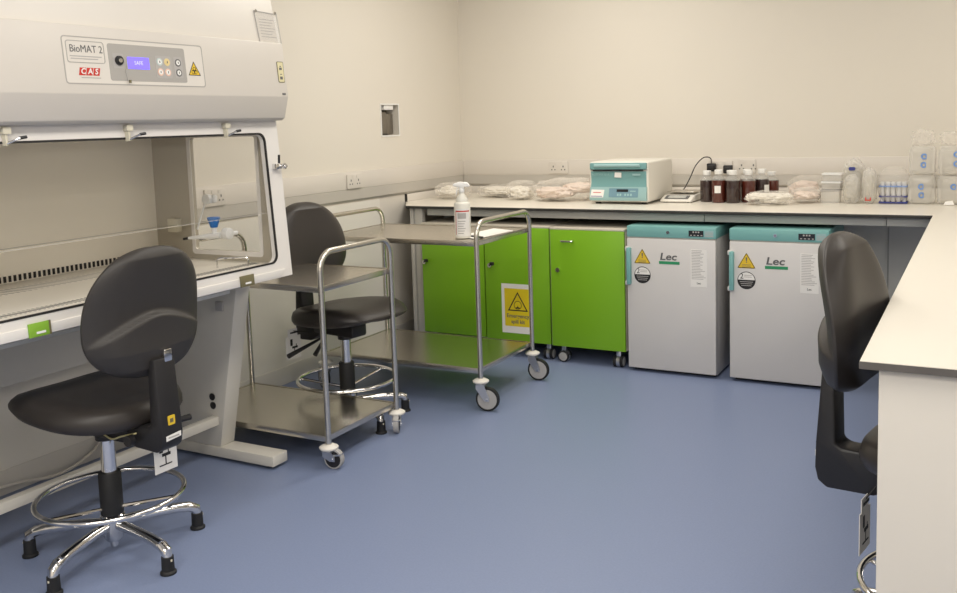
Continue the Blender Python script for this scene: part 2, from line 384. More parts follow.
# ------------------------------------------------------------------ fridges
def fridge(x0, label, plate_text):
    y0, w, d, h = 4.832, .497, .56, .822
    x1 = x0+w
    t = thing('under_counter_fridge', label, 'fridge', ((x0+x1)/2, y0+d/2, 0), 0, None)
    MB().box((x0+.004, y0+.045, .012), (x1-.004, y0+d, h-.012), .004).build('body', FRW, t)
    MB().box((x0+.02, y0+.055, .0), (x1-.02, y0+d-.02, .014)).build('plinth', RUBBER, t)
    MB().box((x0, y0+.004, h-.062), (x1, y0+d, h), .005).build('top_cover', TEAL, t)
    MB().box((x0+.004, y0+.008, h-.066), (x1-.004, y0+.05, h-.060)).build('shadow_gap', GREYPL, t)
    dr = MB().box((x0+.002, y0, .022), (x1-.002, y0+.042, h-.068), .004).build('door', FRW, t)
    hz0, hz1 = .495, .702
    MB().box((x0+.003, y0-.022, hz0), (x0+.027, y0+.01, hz1), .006).build('handle', TEAL, dr)
    for z in (hz0-.004, hz1-.02): MB().box((x0-.006, y0-.014, z), (x0+.012, y0+.018, z+.024), .003).build('handle_mount', FRW, dr)
    F = Face((x0, y0, 0), (1, 0, 0), (0, 0, 1)); G = Face((x0, y0+.004, 0), (1, 0, 0), (0, 0, 1))
    G.plate('lock', circ(.235, h-.032, .009), CHROME, t, -.001, .004); G.plate('lock_core', circ(.235, h-.032, .004), DGREYI, t, .003, .0045)
    G.plate('display', [(.350, h-.050), (.430, h-.050), (.430, h-.018), (.350, h-.018)], DARKLCD, t, -.001, .0015)
    G.bars('display_digits', [(.372+i*.014, h-.030, .380+i*.014, h-.022) for i in range(3)]+[(.358+i*.019, h-.046, .368+i*.019, h-.041) for i in range(4)], GREYI, t, .001, .002)
    G.plate('rating_label', [(.435, h-.052), (.484, h-.052), (.484, h-.016), (.435, h-.016)], TEAL3, t, -.001, .001)
    G.bars('rating_lines', [(.439, h-.048+i*.009, .480, h-.045+i*.009) for i in range(3)], GREYI, t, .0006, .0014)
    s1 = F.plate('warning_sticker', [q for a in (90, 210, 330) for q in arc(.090+.044*cos(R(a)), .642+.044*sin(R(a)), .006, a-60, a+60, 4)], YELLOW, dr)
    s1b = MB().ring(tri(.090, .642, .053), tri(.090, .642, .0475), F.o, F.U, F.V, F.N, .0004, .0012).build('border', BLACKI, s1)
    F.plate('exclamation', [(.0875, .652), (.0925, .652), (.094, .672), (.086, .672)], DGREYI, s1, .0005, .0012); F.bars('sticker_lines', [(.068, .618+i*.007, .112, .620+i*.007) for i in range(3)]+[(.087, .644, .093, .649)], DGREYI, s1)
    s2 = F.plate('round_sticker', circ(.090, .550, .047, 32), BLACKI, dr)
    F.plate('white_half', [(.090+.043*cos(R(a)), .553+.040*sin(R(a))) for a in range(0, 181, 12)], PAPER, s2, .0004, .001)
    F.text('number', '2', .056, .571, .040, BLACKI, s2, .0012); F.bars('round_lines', [(.078, .576-i*.009, .118-i*.0, .579-i*.009) for i in range(2)], GREYI, s2, .0008, .0014); F.bars('round_lines_white', [(.056+i*.004, .541-i*.010, .124-i*.004, .544-i*.010) for i in range(3)], GREYI, s2)
    F.text('logo', 'Lec', .188, .656, .054, DGREYI, dr, .0008, sx=1.25, shear=.15, bold=.0012); F.plate('logo_bar', [(.185, .616), (.300, .616), (.300, .632), (.185, .632)], GREENI, dr, 0, .001)
    pl = F.plate('notice', [(.360, .500), (.450, .500), (.450, .705), (.360, .705)], PAPER, dr)
    random.seed(7)
    F.bars('notice_lines', [(.366, .695-i*.0085, .366+random.uniform(.045, .078), .698-i*.0085) for i in range(19)], GREYI, pl, .0005, .0009)
    F.text('notice_mark', plate_text, .405, .520, .016, DGREYI, pl, .0008, align='CENTER', bold=.0004)
    return t
fridge(-1.745, 'white fridge with teal top next to the green cabinets', 'Lec')
fridge(-1.178, 'white fridge with teal top partly hidden by the right chair', 'Lec')

# ------------------------------------------------------------------ centrifuge
ct = thing('benchtop_centrifuge', 'teal-fronted white benchtop centrifuge on the back worktop', 'centrifuge', (-1.925, 5.43, .905))
x0, x1, y0, y1, zb, zt = -2.108, -1.738, 5.19, 5.68, .916, 1.158
MB().box((x0, y0+.012, zb), (x1, y1, zt), .014, 3).build('housing', OFFW, ct)
MB().box((x0+.006, y0+.01, zt-.052), (x1-.004, y1-.02, zt-.05+.001)).build('lid_seam', GREYI, ct)
for px in (x0+.04, x1-.04):
    for py in (y0+.05, y1-.05): MB().lathe((px, py, 0), [(.018, .9052), (.016, .92)], 12).build('foot', RUBBER, ct)
Fc = Face((x0, y0+.012, 0), (1, 0, 0), (0, 0, 1)); w = x1-x0
# front face: curved upper (concave) panel and sloping control panel, profile in (y,z)
prof = [(.0, zb+.006), (-.020, zb+.010), (-.026, zb+.03), (-.014, zb+.088), (-.004, zb+.11), (.0, zb+.15), (-.006, zb+.186), (-.0, zb+.188), (.0, zb+.10)]
MB().prism([(0, zb+.185), (-.008, zb+.185), (-.004, zb+.150), (-.002, zb+.120), (-.010, zb+.092), (0, zb+.092)], (x0+.012, y0+.013, 0), (0, 1, 0), (0, 0, 1), (1, 0, 0), 0, w-.024).build('front_upper', TEAL2, ct)
MB().prism([(0, zb+.092), (-.010, zb+.092), (-.026, zb+.028), (-.022, zb+.012), (0, zb+.010)], (x0+.008, y0+.013, 0), (0, 1, 0), (0, 0, 1), (1, 0, 0), 0, w-.016).build('front_lower', TEAL3, ct)
MB().box((x0+.008, y0-.006, zt-.046), (x1-.008, y0+.02, zt-.006), .006).build('lid_front', TEAL2, ct)
MB().tube([(x0+.04, y0-.008, zt-.022), (x1-.045, y0-.008, zt-.022)], .010, 14).build('lid_handle', TEAL3, ct)
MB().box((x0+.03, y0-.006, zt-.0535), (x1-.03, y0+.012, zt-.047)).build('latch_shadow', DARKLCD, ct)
Fc = Face((x0, y0+.005, 0), (1, 0, 0), (0, 0, 1))
Fc.plate('sticker', [(.162, zb+.150), (.205, zb+.148), (.207, zb+.178), (.165, zb+.180)], PAPER, ct, 0, .0015)
Fc.text('model_lettering', 'ROTOFIX 32 A', .020, zb+.166, .017, TEAL3, ct, .004)
Fc.bars('badge', [(.275, zb+.160, .325, zb+.172)], TEAL3, ct, .003, .004)
sl = Vector((0, .016, .064)).normalized(); Fs = Face((x0, y0+.013-.026, zb+.028), (1, 0, 0), sl)
Fs.plate('keypad', rrect(.130, .004, .312, .058, .003), DARKTEAL, ct, .0005, .002)
Fs.bars('keypad_display', [(.178, .036, .250, .052)], DARKLCD, ct, .0018, .0026)
for x_ in (.182, .198, .228, .246, .264): Fs.bars('key', [(x_, .012, x_+.010, .026)], TEAL3, ct, .0018, .0028)
Fs.bars('keypad_lettering', [(.262, .038, .296, .044)], TEAL3, ct, .0018, .0028)
Fs.plate('white_label', [(.012, .002), (.095, .002), (.100, .048), (.018, .050)], PAPER, ct, .0005, .002)
Fs.bars('label_print', [(.016, .007, .088, .011)], NAVYI, ct, .0018, .0024); Fs.bars('label_print_red', [(.03, .030, .08, .034)], REDI, ct, .0018, .0024)

# ------------------------------------------------------------------ balance
ba = thing('laboratory_balance', 'low white laboratory balance with a square pan beside the centrifuge', 'balance', (-1.62, 5.42, .905))
MB().prism([(5.335, .909), (5.335, .922), (5.42, .944), (5.62, .952), (5.62, .909)], (-1.712, 0, 0), (0, 1, 0), (0, 0, 1), (1, 0, 0), 0, .19, .005).build('base', OFFW, ba)
bs = Vector((0, .085, .022)).normalized(); Fb = Face((-1.712, 5.335, .9228), (1, 0, 0), bs)
Fb.plate('display', rrect(.022, .016, .165, .074, .004), DGREYI, ba, .0005, .003)
Fb.plate('display_glass', rrect(.040, .024, .147, .066, .002), GREYPL, ba, .002, .0036)
MB().box((-1.70, 5.44, .958), (-1.535, 5.60, .964), .002).lathe((-1.617, 5.52, 0), [(.03, .95), (.03, .96)], 16).build('weighing_pan', STEEL, ba)
MB().box((-1.695, 5.35, .9052), (-1.675, 5.37, .911)).box((-1.55, 5.35, .9052), (-1.53, 5.37, .911)).box((-1.63, 5.58, .9052), (-1.6, 5.60, .911)).build('feet', RUBBER, ba)

# ------------------------------------------------------------------ media bottles
def bottle(x, y, h, r, label, dark=False, lab=False, cap=WHITE, capc=True):
    t = thing('media_bottle', label, 'bottle', (x, y, .905), 0, 'brown media bottles on the back worktop')
    z = .9055; fl = DARKB if dark else BROWNB
    MB().lathe((x, y, z), [(r*.9, 0), (r, .006), (r, h*.66), (r*.985, h*.68)], 28).build('liquid', fl, t)
    MB().lathe((x, y, z), [(r*.99, h*.68), (r*.93, h*.72), (r*.68, h*.79), (r*.46, h*.82), (r*.42, h*.84), (r*.42, h*.87)], 28).build('glass_shoulder', BGLASS, t)
    MB().lathe((x, y, z), [(r*.56, h*.86), (r*.58, h*.87), (r*.58, h*.985), (r*.52, h)], 24).build('cap', cap, t)
    if lab:
        a = MB(); n = 6
        a0 = R(-110 if lab == 1 else -60); v = []; f = []
        for k in range(n+1):
            an = a0+k*R(50)/n
            for zz in (h*.30, h*.52): v.append((x+(r+.0012)*cos(an), y+(r+.0012)*sin(an), z+zz))
        for k in range(n): f.append((2*k, 2*k+2, 2*k+3, 2*k+1))
        a.add(v, f).build('label', PAPER, t)
B = [(-1.455, 5.44, .185, .041, 'media bottle with dark contents, leftmost of the cluster beside the balance', True, 0),
     (-1.375, 5.395, .193, .041, 'brown media bottle with a white label on its front', False, 1),
     (-1.290, 5.385, .190, .041, 'media bottle with dark contents, front one right of the labelled bottle', True, 0),
     (-1.410, 5.53, .185, .041, 'brown media bottle standing in the second row at left of the cluster', False, 0),
     (-1.325, 5.48, .185, .041, 'brown media bottle wedged behind the two front bottles', False, 0),
     (-1.212, 5.44, .185, .041, 'brown media bottle just right of the front dark bottle', False, 0),
     (-1.250, 5.565, .185, .041, 'brown media bottle in the back row in the middle of the cluster', False, 0),
     (-1.150, 5.51, .190, .041, 'dark media bottle with a white label at the right of the cluster', True, 2),
     (-1.125, 5.66, .165, .042, 'short brown media bottle standing apart at the back right of the cluster', False, 0)]
for b in B: bottle(*b[:5], b[5], b[6])

# ------------------------------------------------------------------ bags
def blob(c, s, seed, amp=.16, fr=2.2, sq=.75, sub=4, flat=0, crease=1):
    bm = bmesh.new(); bmesh.ops.create_icosphere(bm, subdivisions=sub, radius=1)
    off = Vector((seed*7.3, seed*3.1, seed*1.7))
    for v in bm.verts:
        p = v.co.normalized(); q = Vector([math.copysign(abs(k)**sq, k) for k in p])
        n = noise.noise(p*fr+off); rd = 1-abs(noise.noise(p*fr*2.1+off*2))*2
        k = 1+amp*n+amp*.55*crease*(rd-.5)+amp*.25*noise.noise(p*fr*5+off)
        q = q*k
        v.co = Vector((c[0]+q.x*s[0]/2, c[1]+q.y*s[1]/2, max(c[2]+.0006, c[2]+s[2]/2+q.z*s[2]/2)))
    m = MB(); m.frombm(bm); return m
def bag(name, label, c, s, seed, film=FILM, contents=None, group=None, amp=.16, fr=2.2, cat='bag', zb=None, sq=.75):
    z = .9055 if zb is None else zb
    t = thing(name, label, cat, (c[0], c[1], z), 0, group)
    blob((c[0], c[1], z), s, seed, amp, fr, sq).build('film', film, t, smooth=9)
    if contents:
        rnd = random.Random(seed)
        for cn, m, n, sc in contents:
            for i in range(n):
                a = rnd.uniform(-.5, .5)*(1-sc)*s[0]; b_ = rnd.uniform(-.5, .5)*(1-sc)*s[1]*.8
                hh = s[2]*sc*.9
                zz = z+.003+rnd.uniform(0, max(0, s[2]*.85-hh))
                blob((c[0]+a, c[1]+b_, zz), (s[0]*sc*1.1, s[1]*sc, hh), seed+i+9, .3, 2.5, .8, 3).build(cn, m, t, smooth=25)
    return t
bag('clear_bag', 'crumpled clear plastic bag in the left corner of the back worktop', (-3.20, 5.42), (.21, .26, .11), 1, FILM, [('folded_contents', GLOVEW, 2, .55)])
bag('glove_bag', 'flat clear bag of folded cream items behind the spray bottle', (-2.925, 5.60), (.28, .30, .085), 2, FILM, [('folded_sheet', GLOVEW, 5, .55)])
bag('clear_bag', 'milky clear bag between the cream bag and the pinkish bag', (-2.675, 5.42), (.17, .24, .125), 3, FILM, [('folded_contents', GLOVEW, 2, .6)])
bag('clear_bag', 'large shiny clear bag with pinkish contents left of the centrifuge', (-2.345, 5.40), (.40, .30, .14), 4, FILM, [('pinkish_item', GLOVEP, 6, .5)], amp=.2, fr=3)
bag('glove_bag', 'low crumpled bag of greenish white items in front of the bottles', (-1.07, 5.30), (.24, .17, .075), 5, FILM, [('folded_contents', GLOVEW, 4, .55)], amp=.22, fr=3)
bag('clear_bag', 'small pinkish clear bag lying between the bottles and the small clear boxes', (-.895, 5.47), (.15, .20, .085), 6, FILM, [('pinkish_item', GLOVEP, 3, .6)], amp=.2, fr=3)
bag('clear_bag', 'clear crumpled bag standing behind the small pinkish bags', (-.92, 5.70), (.22, .14, .14), 7, FILM, [('pinkish_item', GLOVEP, 2, .6)], amp=.2, fr=3)
# stack of small clear boxes
for i, (lb, wz) in enumerate((('small clear box on the worktop, bottom of the short stack', .075), ('small clear box in the middle of the short stack', .045), ('small clear box topmost of the short stack', .045))):
    z = .9055+(0, .076, .122)[i]
    t = thing('sample_box', lb, 'box', (-.765, 5.50, z), 0, None)
    MB().prism(rrect(-.050, -.045, .050, .045, .006, 3), (-.765+.004*i, 5.50, z), (1, 0, 0), (0, 1, 0), (0, 0, 1), 0, wz-.010, .001).build('tray', FILM2, t)
    MB().prism(rrect(-.054, -.049, .054, .049, .006, 3), (-.765+.004*i, 5.50, z), (1, 0, 0), (0, 1, 0), (0, 0, 1), wz-.010, wz-.001, .001).build('lid', GREYI if i == 0 else TUBEW, t)
bag('labware_bag', 'upright clear bag with a navy mark standing beside the small boxes', (-.66, 5.64), (.12, .11, .235), 11, FILM2, [('labware', LABWARE, 2, .7)], amp=.12)
tb = [o for o in C.objects if o.name.startswith('labware_bag')][-1]
Face((-.672, 5.582, 1.09), (1, 0, 0), (0, 0, 1)).plate('navy_mark', rrect(-.012, -.010, .024, .010, .008), NAVYI, tb, 0, .001)
bag('labware_bag', 'cream pouch of small items leaning in front of the navy marked bag', (-.650, 5.46), (.09, .10, .155), 12, FILM2, [('labware', LABWARE, 2, .75)], amp=.14)
t = bag('labware_bag', 'narrow upright pouch with a small red mark', (-.560, 5.46), (.075, .10, .195), 13, FILM2, [('labware', LABWARE, 2, .75)], amp=.12)
Face((-.562, 5.404, .935), (1, 0, 0), (0, 0, 1)).bars('red_mark', [(-.014, -.006, -.008, .008), (.010, -.006, .016, .008), (-.014, -.010, .016, -.004)], REDI, t, 0, .001)
# rack bag
t = thing('tube_rack', 'clear rack of tubes with blue bands on the back worktop', 'rack', (-.44, 5.50, .905))
for z in (.912, .945, 1.0): MB().prism(rrect(-.072, -.05, .072, .05, .006, 3), (-.44, 5.50, z), (1, 0, 0), (0, 1, 0), (0, 0, 1), -.004, .004).build('shelf', NAVYI if z != 1.0 else BLUEI, t)
for i in range(5): 
    for j in range(2): MB().lathe((-.495+i*.0275, 5.475+j*.05, 0), [(.008, .9065), (.0105, .925), (.0105, 1.01), (.0125, 1.012), (.0125, 1.022)], 12).build('tube', TUBEW, t)
bag('labware_bag', 'domed clear bag draped over the tube rack', (-.44, 5.50), (.165, .15, .20), 15, FILM, None, amp=.08, fr=1.6)
# big petri-dish sleeves, two upright bags, each stack of bags two high
def sleeve(x, y, w_, h, z, label, seed, marks):
    t = thing('labware_sleeve', label, 'bag', (x, y, z), 0, 'tall clear labware sleeves at the right end')
    blob((x, y, z), (w_, w_*.9, h), seed, .06, 1.8, .32).build('film', FILM2, t, smooth=15)
    n = max(2, int(h/.045))
    for i in range(n): MB().lathe((x, y, z+.006+i*(h*.92/n)), [(w_*.36, 0), (w_*.37, .002), (w_*.37, h*.8/n), (w_*.36, h*.84/n)], 24).build('dish', LABWARE, t)
    Fz = Face((x, y-w_*.47, z), (1, 0, 0), (0, 0, 1))
    for mx, mz in marks: MB().ring(arc(mx, mz, .016, 50, 310, 10), arc(mx, mz, .009, 50, 310, 10), Fz.o, Fz.U, Fz.V, Fz.N, 0, .001).build('blue_mark', BLUEI, t)
    return t
sleeve(-.300, 5.50, .135, .155, .9055, 'clear labware sleeve with blue marks, lower of the left tall pair', 21, [(.0, .095), (.002, .05)])
sleeve(-.298, 5.50, .130, .155, 1.062, 'clear labware sleeve with blue marks, upper of the left tall pair', 22, [(.01, .10), (.008, .055)])
sleeve(-.155, 5.50, .140, .155, .9055, 'clear labware sleeve with blue marks, lower of the right tall pair', 23, [(.01, .095)])
sleeve(-.153, 5.50, .136, .155, 1.062, 'clear labware sleeve with blue marks, upper of the right tall pair', 24, [(.02, .11), (.02, .06)])
bag('clear_bag', 'crumpled clear bag end on top of the tall sleeves at left', (-.298, 5.50), (.11, .09, .085), 25, FILM, None, amp=.35, fr=3, zb=1.215)
bag('clear_bag', 'crumpled clear bag end on top of the tall sleeves at right', (-.153, 5.50), (.12, .09, .075), 26, FILM, None, amp=.35, fr=3, zb=1.215)
tag(MB().prism([(0, 0), (.05, .004), (.042, .028), (.008, .022)], (-.19, 5.385, .907), (1, 0, 0), (0, .6, .8), (0, -.8, .6), 0, .002).build('paper_tag', PAPER), 'small folded white tag in front of the right tall sleeves', 'tag')

# ------------------------------------------------------------------ safety cabinet
bc = thing('biological_safety_cabinet', 'large cream biological safety cabinet with glass front on its stand', 'safety cabinet', (-2.95, 2.12, 0))
Y0, Y1 = 1.21, 3.03
EY = (0, 1, 0)
def xz(poly, y0, y1, bev=0): return MB().prism(poly, (0, 0, 0), (1, 0, 0), (0, 0, 1), EY, y0, y1, bev)
xz([(-3.37, 1.42), (-2.665, 1.42), (-2.605, 1.765), (-2.672, 2.16), (-3.37, 2.16)], Y0, Y1, .004).build('upper_housing', BSCW, bc)
xz([(-2.70, 1.766), (-2.592, 1.766), (-2.574, 1.545), (-2.598, 1.458), (-2.612, 1.448), (-2.70, 1.448)], Y0-.006, Y1+.006, .003).build('front_hood', HOODM, bc)
# frame with rounded opening, sloping plane
sl = Vector((.045, 0, -.66)).normalized()
Fr = Face((-2.643, 0, 1.450), (0, 1, 0), -sl)   # U = +y, V = up along slope, N = towards room
vz = lambda z: (z-1.450)/abs(sl.z)
oy0, oy1, oz0, oz1 = Y0+.085, 2.948, vz(.858), vz(1.395)
n = 6
def rr2(x0, y0, x1, y1, r): return rrect(x0, y0, x1, y1, r, n)
MB().ring(rr2(Y0, vz(.792), Y1, 0, .004), rr2(oy0, oz0, oy1, oz1, .035), Fr.o, Fr.U, Fr.V, Fr.N, -.028, 0).build('window_frame', BSCG, bc)
MB().ring(rr2(oy0-.004, oz0-.004, oy1+.004, oz1+.004, .038), rr2(oy0+.003, oz0+.003, oy1-.003, oz1-.003, .033), Fr.o, Fr.U, Fr.V, Fr.N, -.006, .0015).build('gasket', GASKET, bc)
MB().prism([(Y0, vz(.792)), (Y1-.075, vz(.792)), (Y1-.045, vz(.824)), (Y0, vz(.824))], Fr.o, Fr.U, Fr.V, Fr.N, -.005, .006, .002).build('sill_ledge', BSCG, bc)
MB().prism([(oy0-.01, vz(1.066)), (oy1+.01, vz(1.066)), (oy1+.01, vz(1.42)), (oy0-.01, vz(1.42))], Fr.o, Fr.U, Fr.V, Fr.N, -.040, -.034).build('sliding_glass_sash', GLASS, bc)
MB().prism([(oy0-.01, vz(1.0645)), (oy1+.01, vz(1.0645)), (oy1+.01, vz(1.0662)), (oy0-.01, vz(1.0662))], Fr.o, Fr.U, Fr.V, Fr.N, -.0405, -.0335).build('sash_edge', FILM2, bc)
# clamps
for y in (1.33, 1.795, 2.255, 2.728):
    c = MB().prism(rrect(y-.018, vz(1.420), y+.008, vz(1.440), .003), Fr.o, Fr.U, Fr.V, Fr.N, 0, .022).prism([(y-.012, vz(1.385)), (y-.004, vz(1.385)), (y-.004, vz(1.42)), (y-.012, vz(1.42))], Fr.o, Fr.U, Fr.V, Fr.N, 0, .018).build('clamp', BEIGE, bc)
    MB().tube([(-2.622, y-.008, 1.392), (-2.612, y+.012, 1.402), (-2.608, y+.026, 1.408)], .0035, 8).build('clamp_arm', CHROME, c)
    MB().tube([(-2.608, y+.026, 1.408), (-2.606, y+.048, 1.411)], .005, 8).build('clamp_lever', BLACKP, c)
c = MB().box((-2.632, 2.975, 1.245), (-2.606, 3.012, 1.268), .004).build('side_clamp', CHROME, bc)
MB().tube([(-2.600, 2.985, 1.27), (-2.598, 2.985, 1.305)], .005, 8).build('clamp_lever', BLACKP, c); MB().lathe((-2.604, 3.015, 1.256), [(.012, 0), (.012, .012), (.008, .018)], 14, 'X').build('clamp_knob', CHROME, c)
# coloured tabs on the sill
for y, m in ((1.82, GREEN2), (2.745, OLIVE)):
    tb = MB().prism([(y-.036, vz(.790)), (y+.034, vz(.790)), (y+.034, vz(.834)), (y-.036, vz(.834))], Fr.o, Fr.U, Fr.V, Fr.N, .006, .012, .001).build('catch', m, bc)
    MB().prism([(y-.012, vz(.799)), (y+.020, vz(.799)), (y+.020, vz(.806)), (y-.012, vz(.806))], Fr.o, Fr.U, Fr.V, Fr.N, .0115, .0135).build('catch_slot', WHITE, tb)
    MB().prism([(y+.034, vz(.790)), (y+.042, vz(.790)), (y+.042, vz(.834)), (y+.034, vz(.834))], Fr.o, Fr.U, Fr.V, Fr.N, .004, .0105).build('catch_end', OLIVE, tb)
# chamber
MB().box((-3.355, Y0+.03, .80), (-3.345, Y1-.03, 1.42)).build('chamber_back', CHBACK, bc)
MB().box((-3.345, Y0+.03, .98), (-3.3435, Y1-.03, .982)).build('chamber_seam', GREYI, bc)
MB().box((-3.37, Y0, .74), (-3.355, Y1, 1.42)).build('rear_cover', BSCW, bc)
# slots at the foot of the back wall
b = MB(); y = Y0+.06
while y < Y1-.08: b.box((-3.3455, y, .850), (-3.3415, y+.010, .874)); y += .0215
b.build('rear_grille_slots', GASKET, bc)
MB().box((-3.345, Y0+.03, .800), (-2.68, Y1-.03, .846), .002).build('work_tray', STEELIN, bc)
b = MB(); y = Y0+.06
while y < Y1-.07: b.box((-2.760, y, .8455), (-2.715, y+.006, .8468)); y += .017
b.build('front_grille_slots', DGREYI, bc)
b = MB(); y = Y0+.06
while y < Y1-.07: b.box((-3.22, y, .8455), (-3.10, y+.007, .8466)); y += .024
b.build('tray_perforations', GREYI, bc)
MB().tube(spline([(-2.80, 2.80, .846), (-2.80, 2.80, .876), (-2.79, 2.81, .884), (-2.715, 2.865, .884), (-2.70, 2.875, .876), (-2.70, 2.875, .846)], 4), .004, 8).build('tray_handle', CHROME, bc)
# end walls, each with a window; U=+x? build in (x,z)
for ya, yb in ((Y0+.012, Y0+.03), (Y1-.045, Y1-.027)):
    out = rrect(-3.355, .79, -2.672, 1.42, .002, n); inn = rrect(-3.105, .888, -2.728, 1.385, .012, n)
    MB().ring(out, inn, (0, 0, 0), (1, 0, 0), (0, 0, 1), EY, ya, yb).build('end_wall', ENDWALL, bc)
    MB().ring(rrect(-3.125, .868, -2.712, 1.405, .016, n), inn, (0, 0, 0), (1, 0, 0), (0, 0, 1), EY, ya-.003, ya).build('window_surround', BSCG, bc)
    MB().box((-3.12, (ya+yb)/2-.002, .88), (-2.71, (ya+yb)/2+.002, 1.40)).build('end_window', GLASS, bc)
xz([(-3.37, .80), (-3.20, .80), (-3.20, .792), (-3.37, .792)], Y1-.027, Y1).build('end_skin_strip', BSCW, bc)
bx = MB().box((-3.245, Y1-.075, .965), (-3.185, Y1-.045, 1.025), .003).build('socket_box', BEIGE, bc)
# tap on the end wall
g = MB().tube([(-3.09, 2.90, .950), (-3.03, 2.915, .955), (-2.99, 2.92, .958), (-2.93, 2.93, .965)], .012, 12, rs=[.006, .010, .014, .014]).lathe((-2.895, 2.935, .972), [(.008, -.02), (.024, -.015), (.026, .0), (.024, .015), (.008, .02)], 16, 'X').tube([(-2.96, 2.925, .96), (-2.96, 2.925, 1.005)], .011, 12).tube([(-2.89, 2.935, .97), (-2.89, 2.985, .97)], .010, 10).build('gas_tap', TUBEW, bc); tap = [g]
MB().lathe((-2.96, 2.925, 0), [(.015, .998), (.018, 1.008), (.028, 1.040), (.024, 1.043)], 8).build('tap_handle', BLUEV, g)
MB().tube([(-3.115, 2.895, .946), (-3.09, 2.90, .950)], .006, 8).build('tap_nozzle', BLACKP, g)
h = MB().box((-3.02, 2.955, 1.10), (-2.955, 2.984, 1.135), .008).lathe((-2.985, 2.95, 1.118), [(.022, -.01), (.022, .01)], 14, 'Y').tube(spline([(-3.0, 2.95, 1.10), (-3.02, 2.945, 1.05), (-3.045, 2.94, .985)], 4), .004, 8).build('hose_clip', TUBEW, bc)
for o_ in [g]+[k for k in C.objects if k.parent == g]: o_.data.transform(Matrix.Translation((.03, 0, 0)))
# underside
xz([(-3.355, .740), (-2.80, .740), (-2.66, .792), (-3.355, .80)], Y0+.02, Y1-.02).build('drain_pan', STANDM, bc)
MB().box((-3.33, Y0+.04, .712), (-2.86, Y1-.10, .742), .002).build('support_beam', GREYPANEL, bc)
MB().box((-3.35, Y0+.1, .45), (-3.335, Y1-.12, .74)).build('rear_stiffener', STANDM, bc)
# the cabinet body is a little smaller than drafted and sits higher on its stand
body = Matrix.Translation((0, 0, .0494)) @ Matrix.Scale(.965, 4)
def kids(o):
    for c in [k for k in C.objects if k.parent == o]: yield c; yield from kids(c)
def refit():
    for c in kids(bc):
        if c.name.split('.')[0] in ('side_leg', 'foot_bar', 'levelling_foot', 'cross_bar', 'cable_gland', 'bolt_plate'): continue
        c.data.transform(W[bc].inverted() @ body @ W[bc])
# stand
for y0, y1, s in ((1.352, 1.425, 'l'), (2.822, 2.905, 'r')):
    leg = xz([(-3.30, .06), (-2.868, .06), (-2.722, .775), (-3.22, .775)], y0, y1, .004).build('side_leg', STANDM, bc)
    MB().box((-3.36, y0-.003, .014), (-2.575, y1+.006, .060), .005).build('foot_bar', STANDM, leg)
    for x in (-2.62, -3.3): MB().lathe((x, (y0+y1)/2, 0), [(.020, .0005), (.020, .008), (.008, .009), (.008, .016)], 14).build('levelling_foot', RUBBER, leg)
MB().box((-2.905, 1.43, .158), (-2.868, 2.822, .196), .003).build('cross_bar', STANDM, bc)
for z in (.262, .30): MB().lathe((-2.895 if z > .28 else -2.893, 2.815, z-.02), [(.004, 0), (.016, 0.001), (.014, .006)], 12, 'Y').build('cable_gland', BLACKP, bc)
MB().box((-2.84, 2.812, .66), (-2.80, 2.823, .70), .002).build('bolt_plate', GREYI, bc)
# control panel on the housing front (slope)
nx = Vector((-.067, 0, .395)).normalized()
# lower half of housing front is behind hood; the panel sits on the hood's face
hv = Vector((-.018, 0, .221)).normalized(); Fh = Face((-2.5738, -.022, 1.537), (0, 1, 0), hv)
q = lambda z: (z-1.545)
Fh.outline('panel_outline', 1.998, q(1.583), 2.598, q(1.738), .012, .004, PANELGREY, bc)
ov = Fh.plate('control_overlay', rrect(2.002, q(1.587), 2.594, q(1.734), .010), BSCW, bc, 0, .0008)
Fh.outline('name_box', 2.012, q(1.652), 2.158, q(1.724), .010, .0025, PANELGREY, ov, .0006, .0016)
Fh.text('name_lettering', 'BioMAT 2', 2.024, q(1.697), .034, DGREYI, ov, .0014, sx=.90)
Fh.bars('name_small_print', [(2.024, q(1.672), 2.145, q(1.675)), (2.026, q(1.664), 2.13, q(1.667))], GREYI, ov, .0006, .0014)
for i, ch in enumerate('CAS'):
    xx = 2.052+i*.027
    rb = Fh.plate('logo_tile', [(xx-.003, q(1.612)), (xx+.021, q(1.612)), (xx+.027, q(1.637)), (xx+.003, q(1.637))], REDI, ov, .0006, .0016)
    Fh.text('logo_letter', ch, xx+.004, q(1.6245), .026, PAPER, ov, .0022, shear=.2, bold=.0006)
Fh.bars('logo_line', [(2.058, q(1.603), 2.132, q(1.606))], GREYI, ov, .0006, .0014)
gp = Fh.plate('grey_keypad', rrect(2.172, q(1.598), 2.508, q(1.722), .008), PANELGREY, ov, .0006, .0016)
Fh.plate('lock_plate', rrect(2.188, q(1.640), 2.232, q(1.690), .003), GREYI, gp, .0012, .002)
MB().lathe(Fh.o+Fh.U*2.212+Fh.V*q(1.666), [(.016, .001), (.016, .008), (.009, .009), (.009, .011)], 16, 'X').build('key_switch', BLACKP, gp)
MB().lathe(Fh.o+Fh.U*2.212+Fh.V*q(1.666), [(.008, .010), (.007, .013)], 12, 'X').build('key_switch_core', CHROME, gp)
MB().tube([Fh.o+Fh.U*2.245+Fh.V*q(1.655)+Fh.N*.004, Fh.o+Fh.U*2.232+Fh.V*q(1.63)+Fh.N*.006, Fh.o+Fh.U*2.238+Fh.V*q(1.60)+Fh.N*.004], .0012, 6).build('key_cord', GREYI, gp)
MB().box((-2.572, 2.218, 1.583), (-2.566, 2.224, 1.593)).build('key_tag', OLIVE, gp)
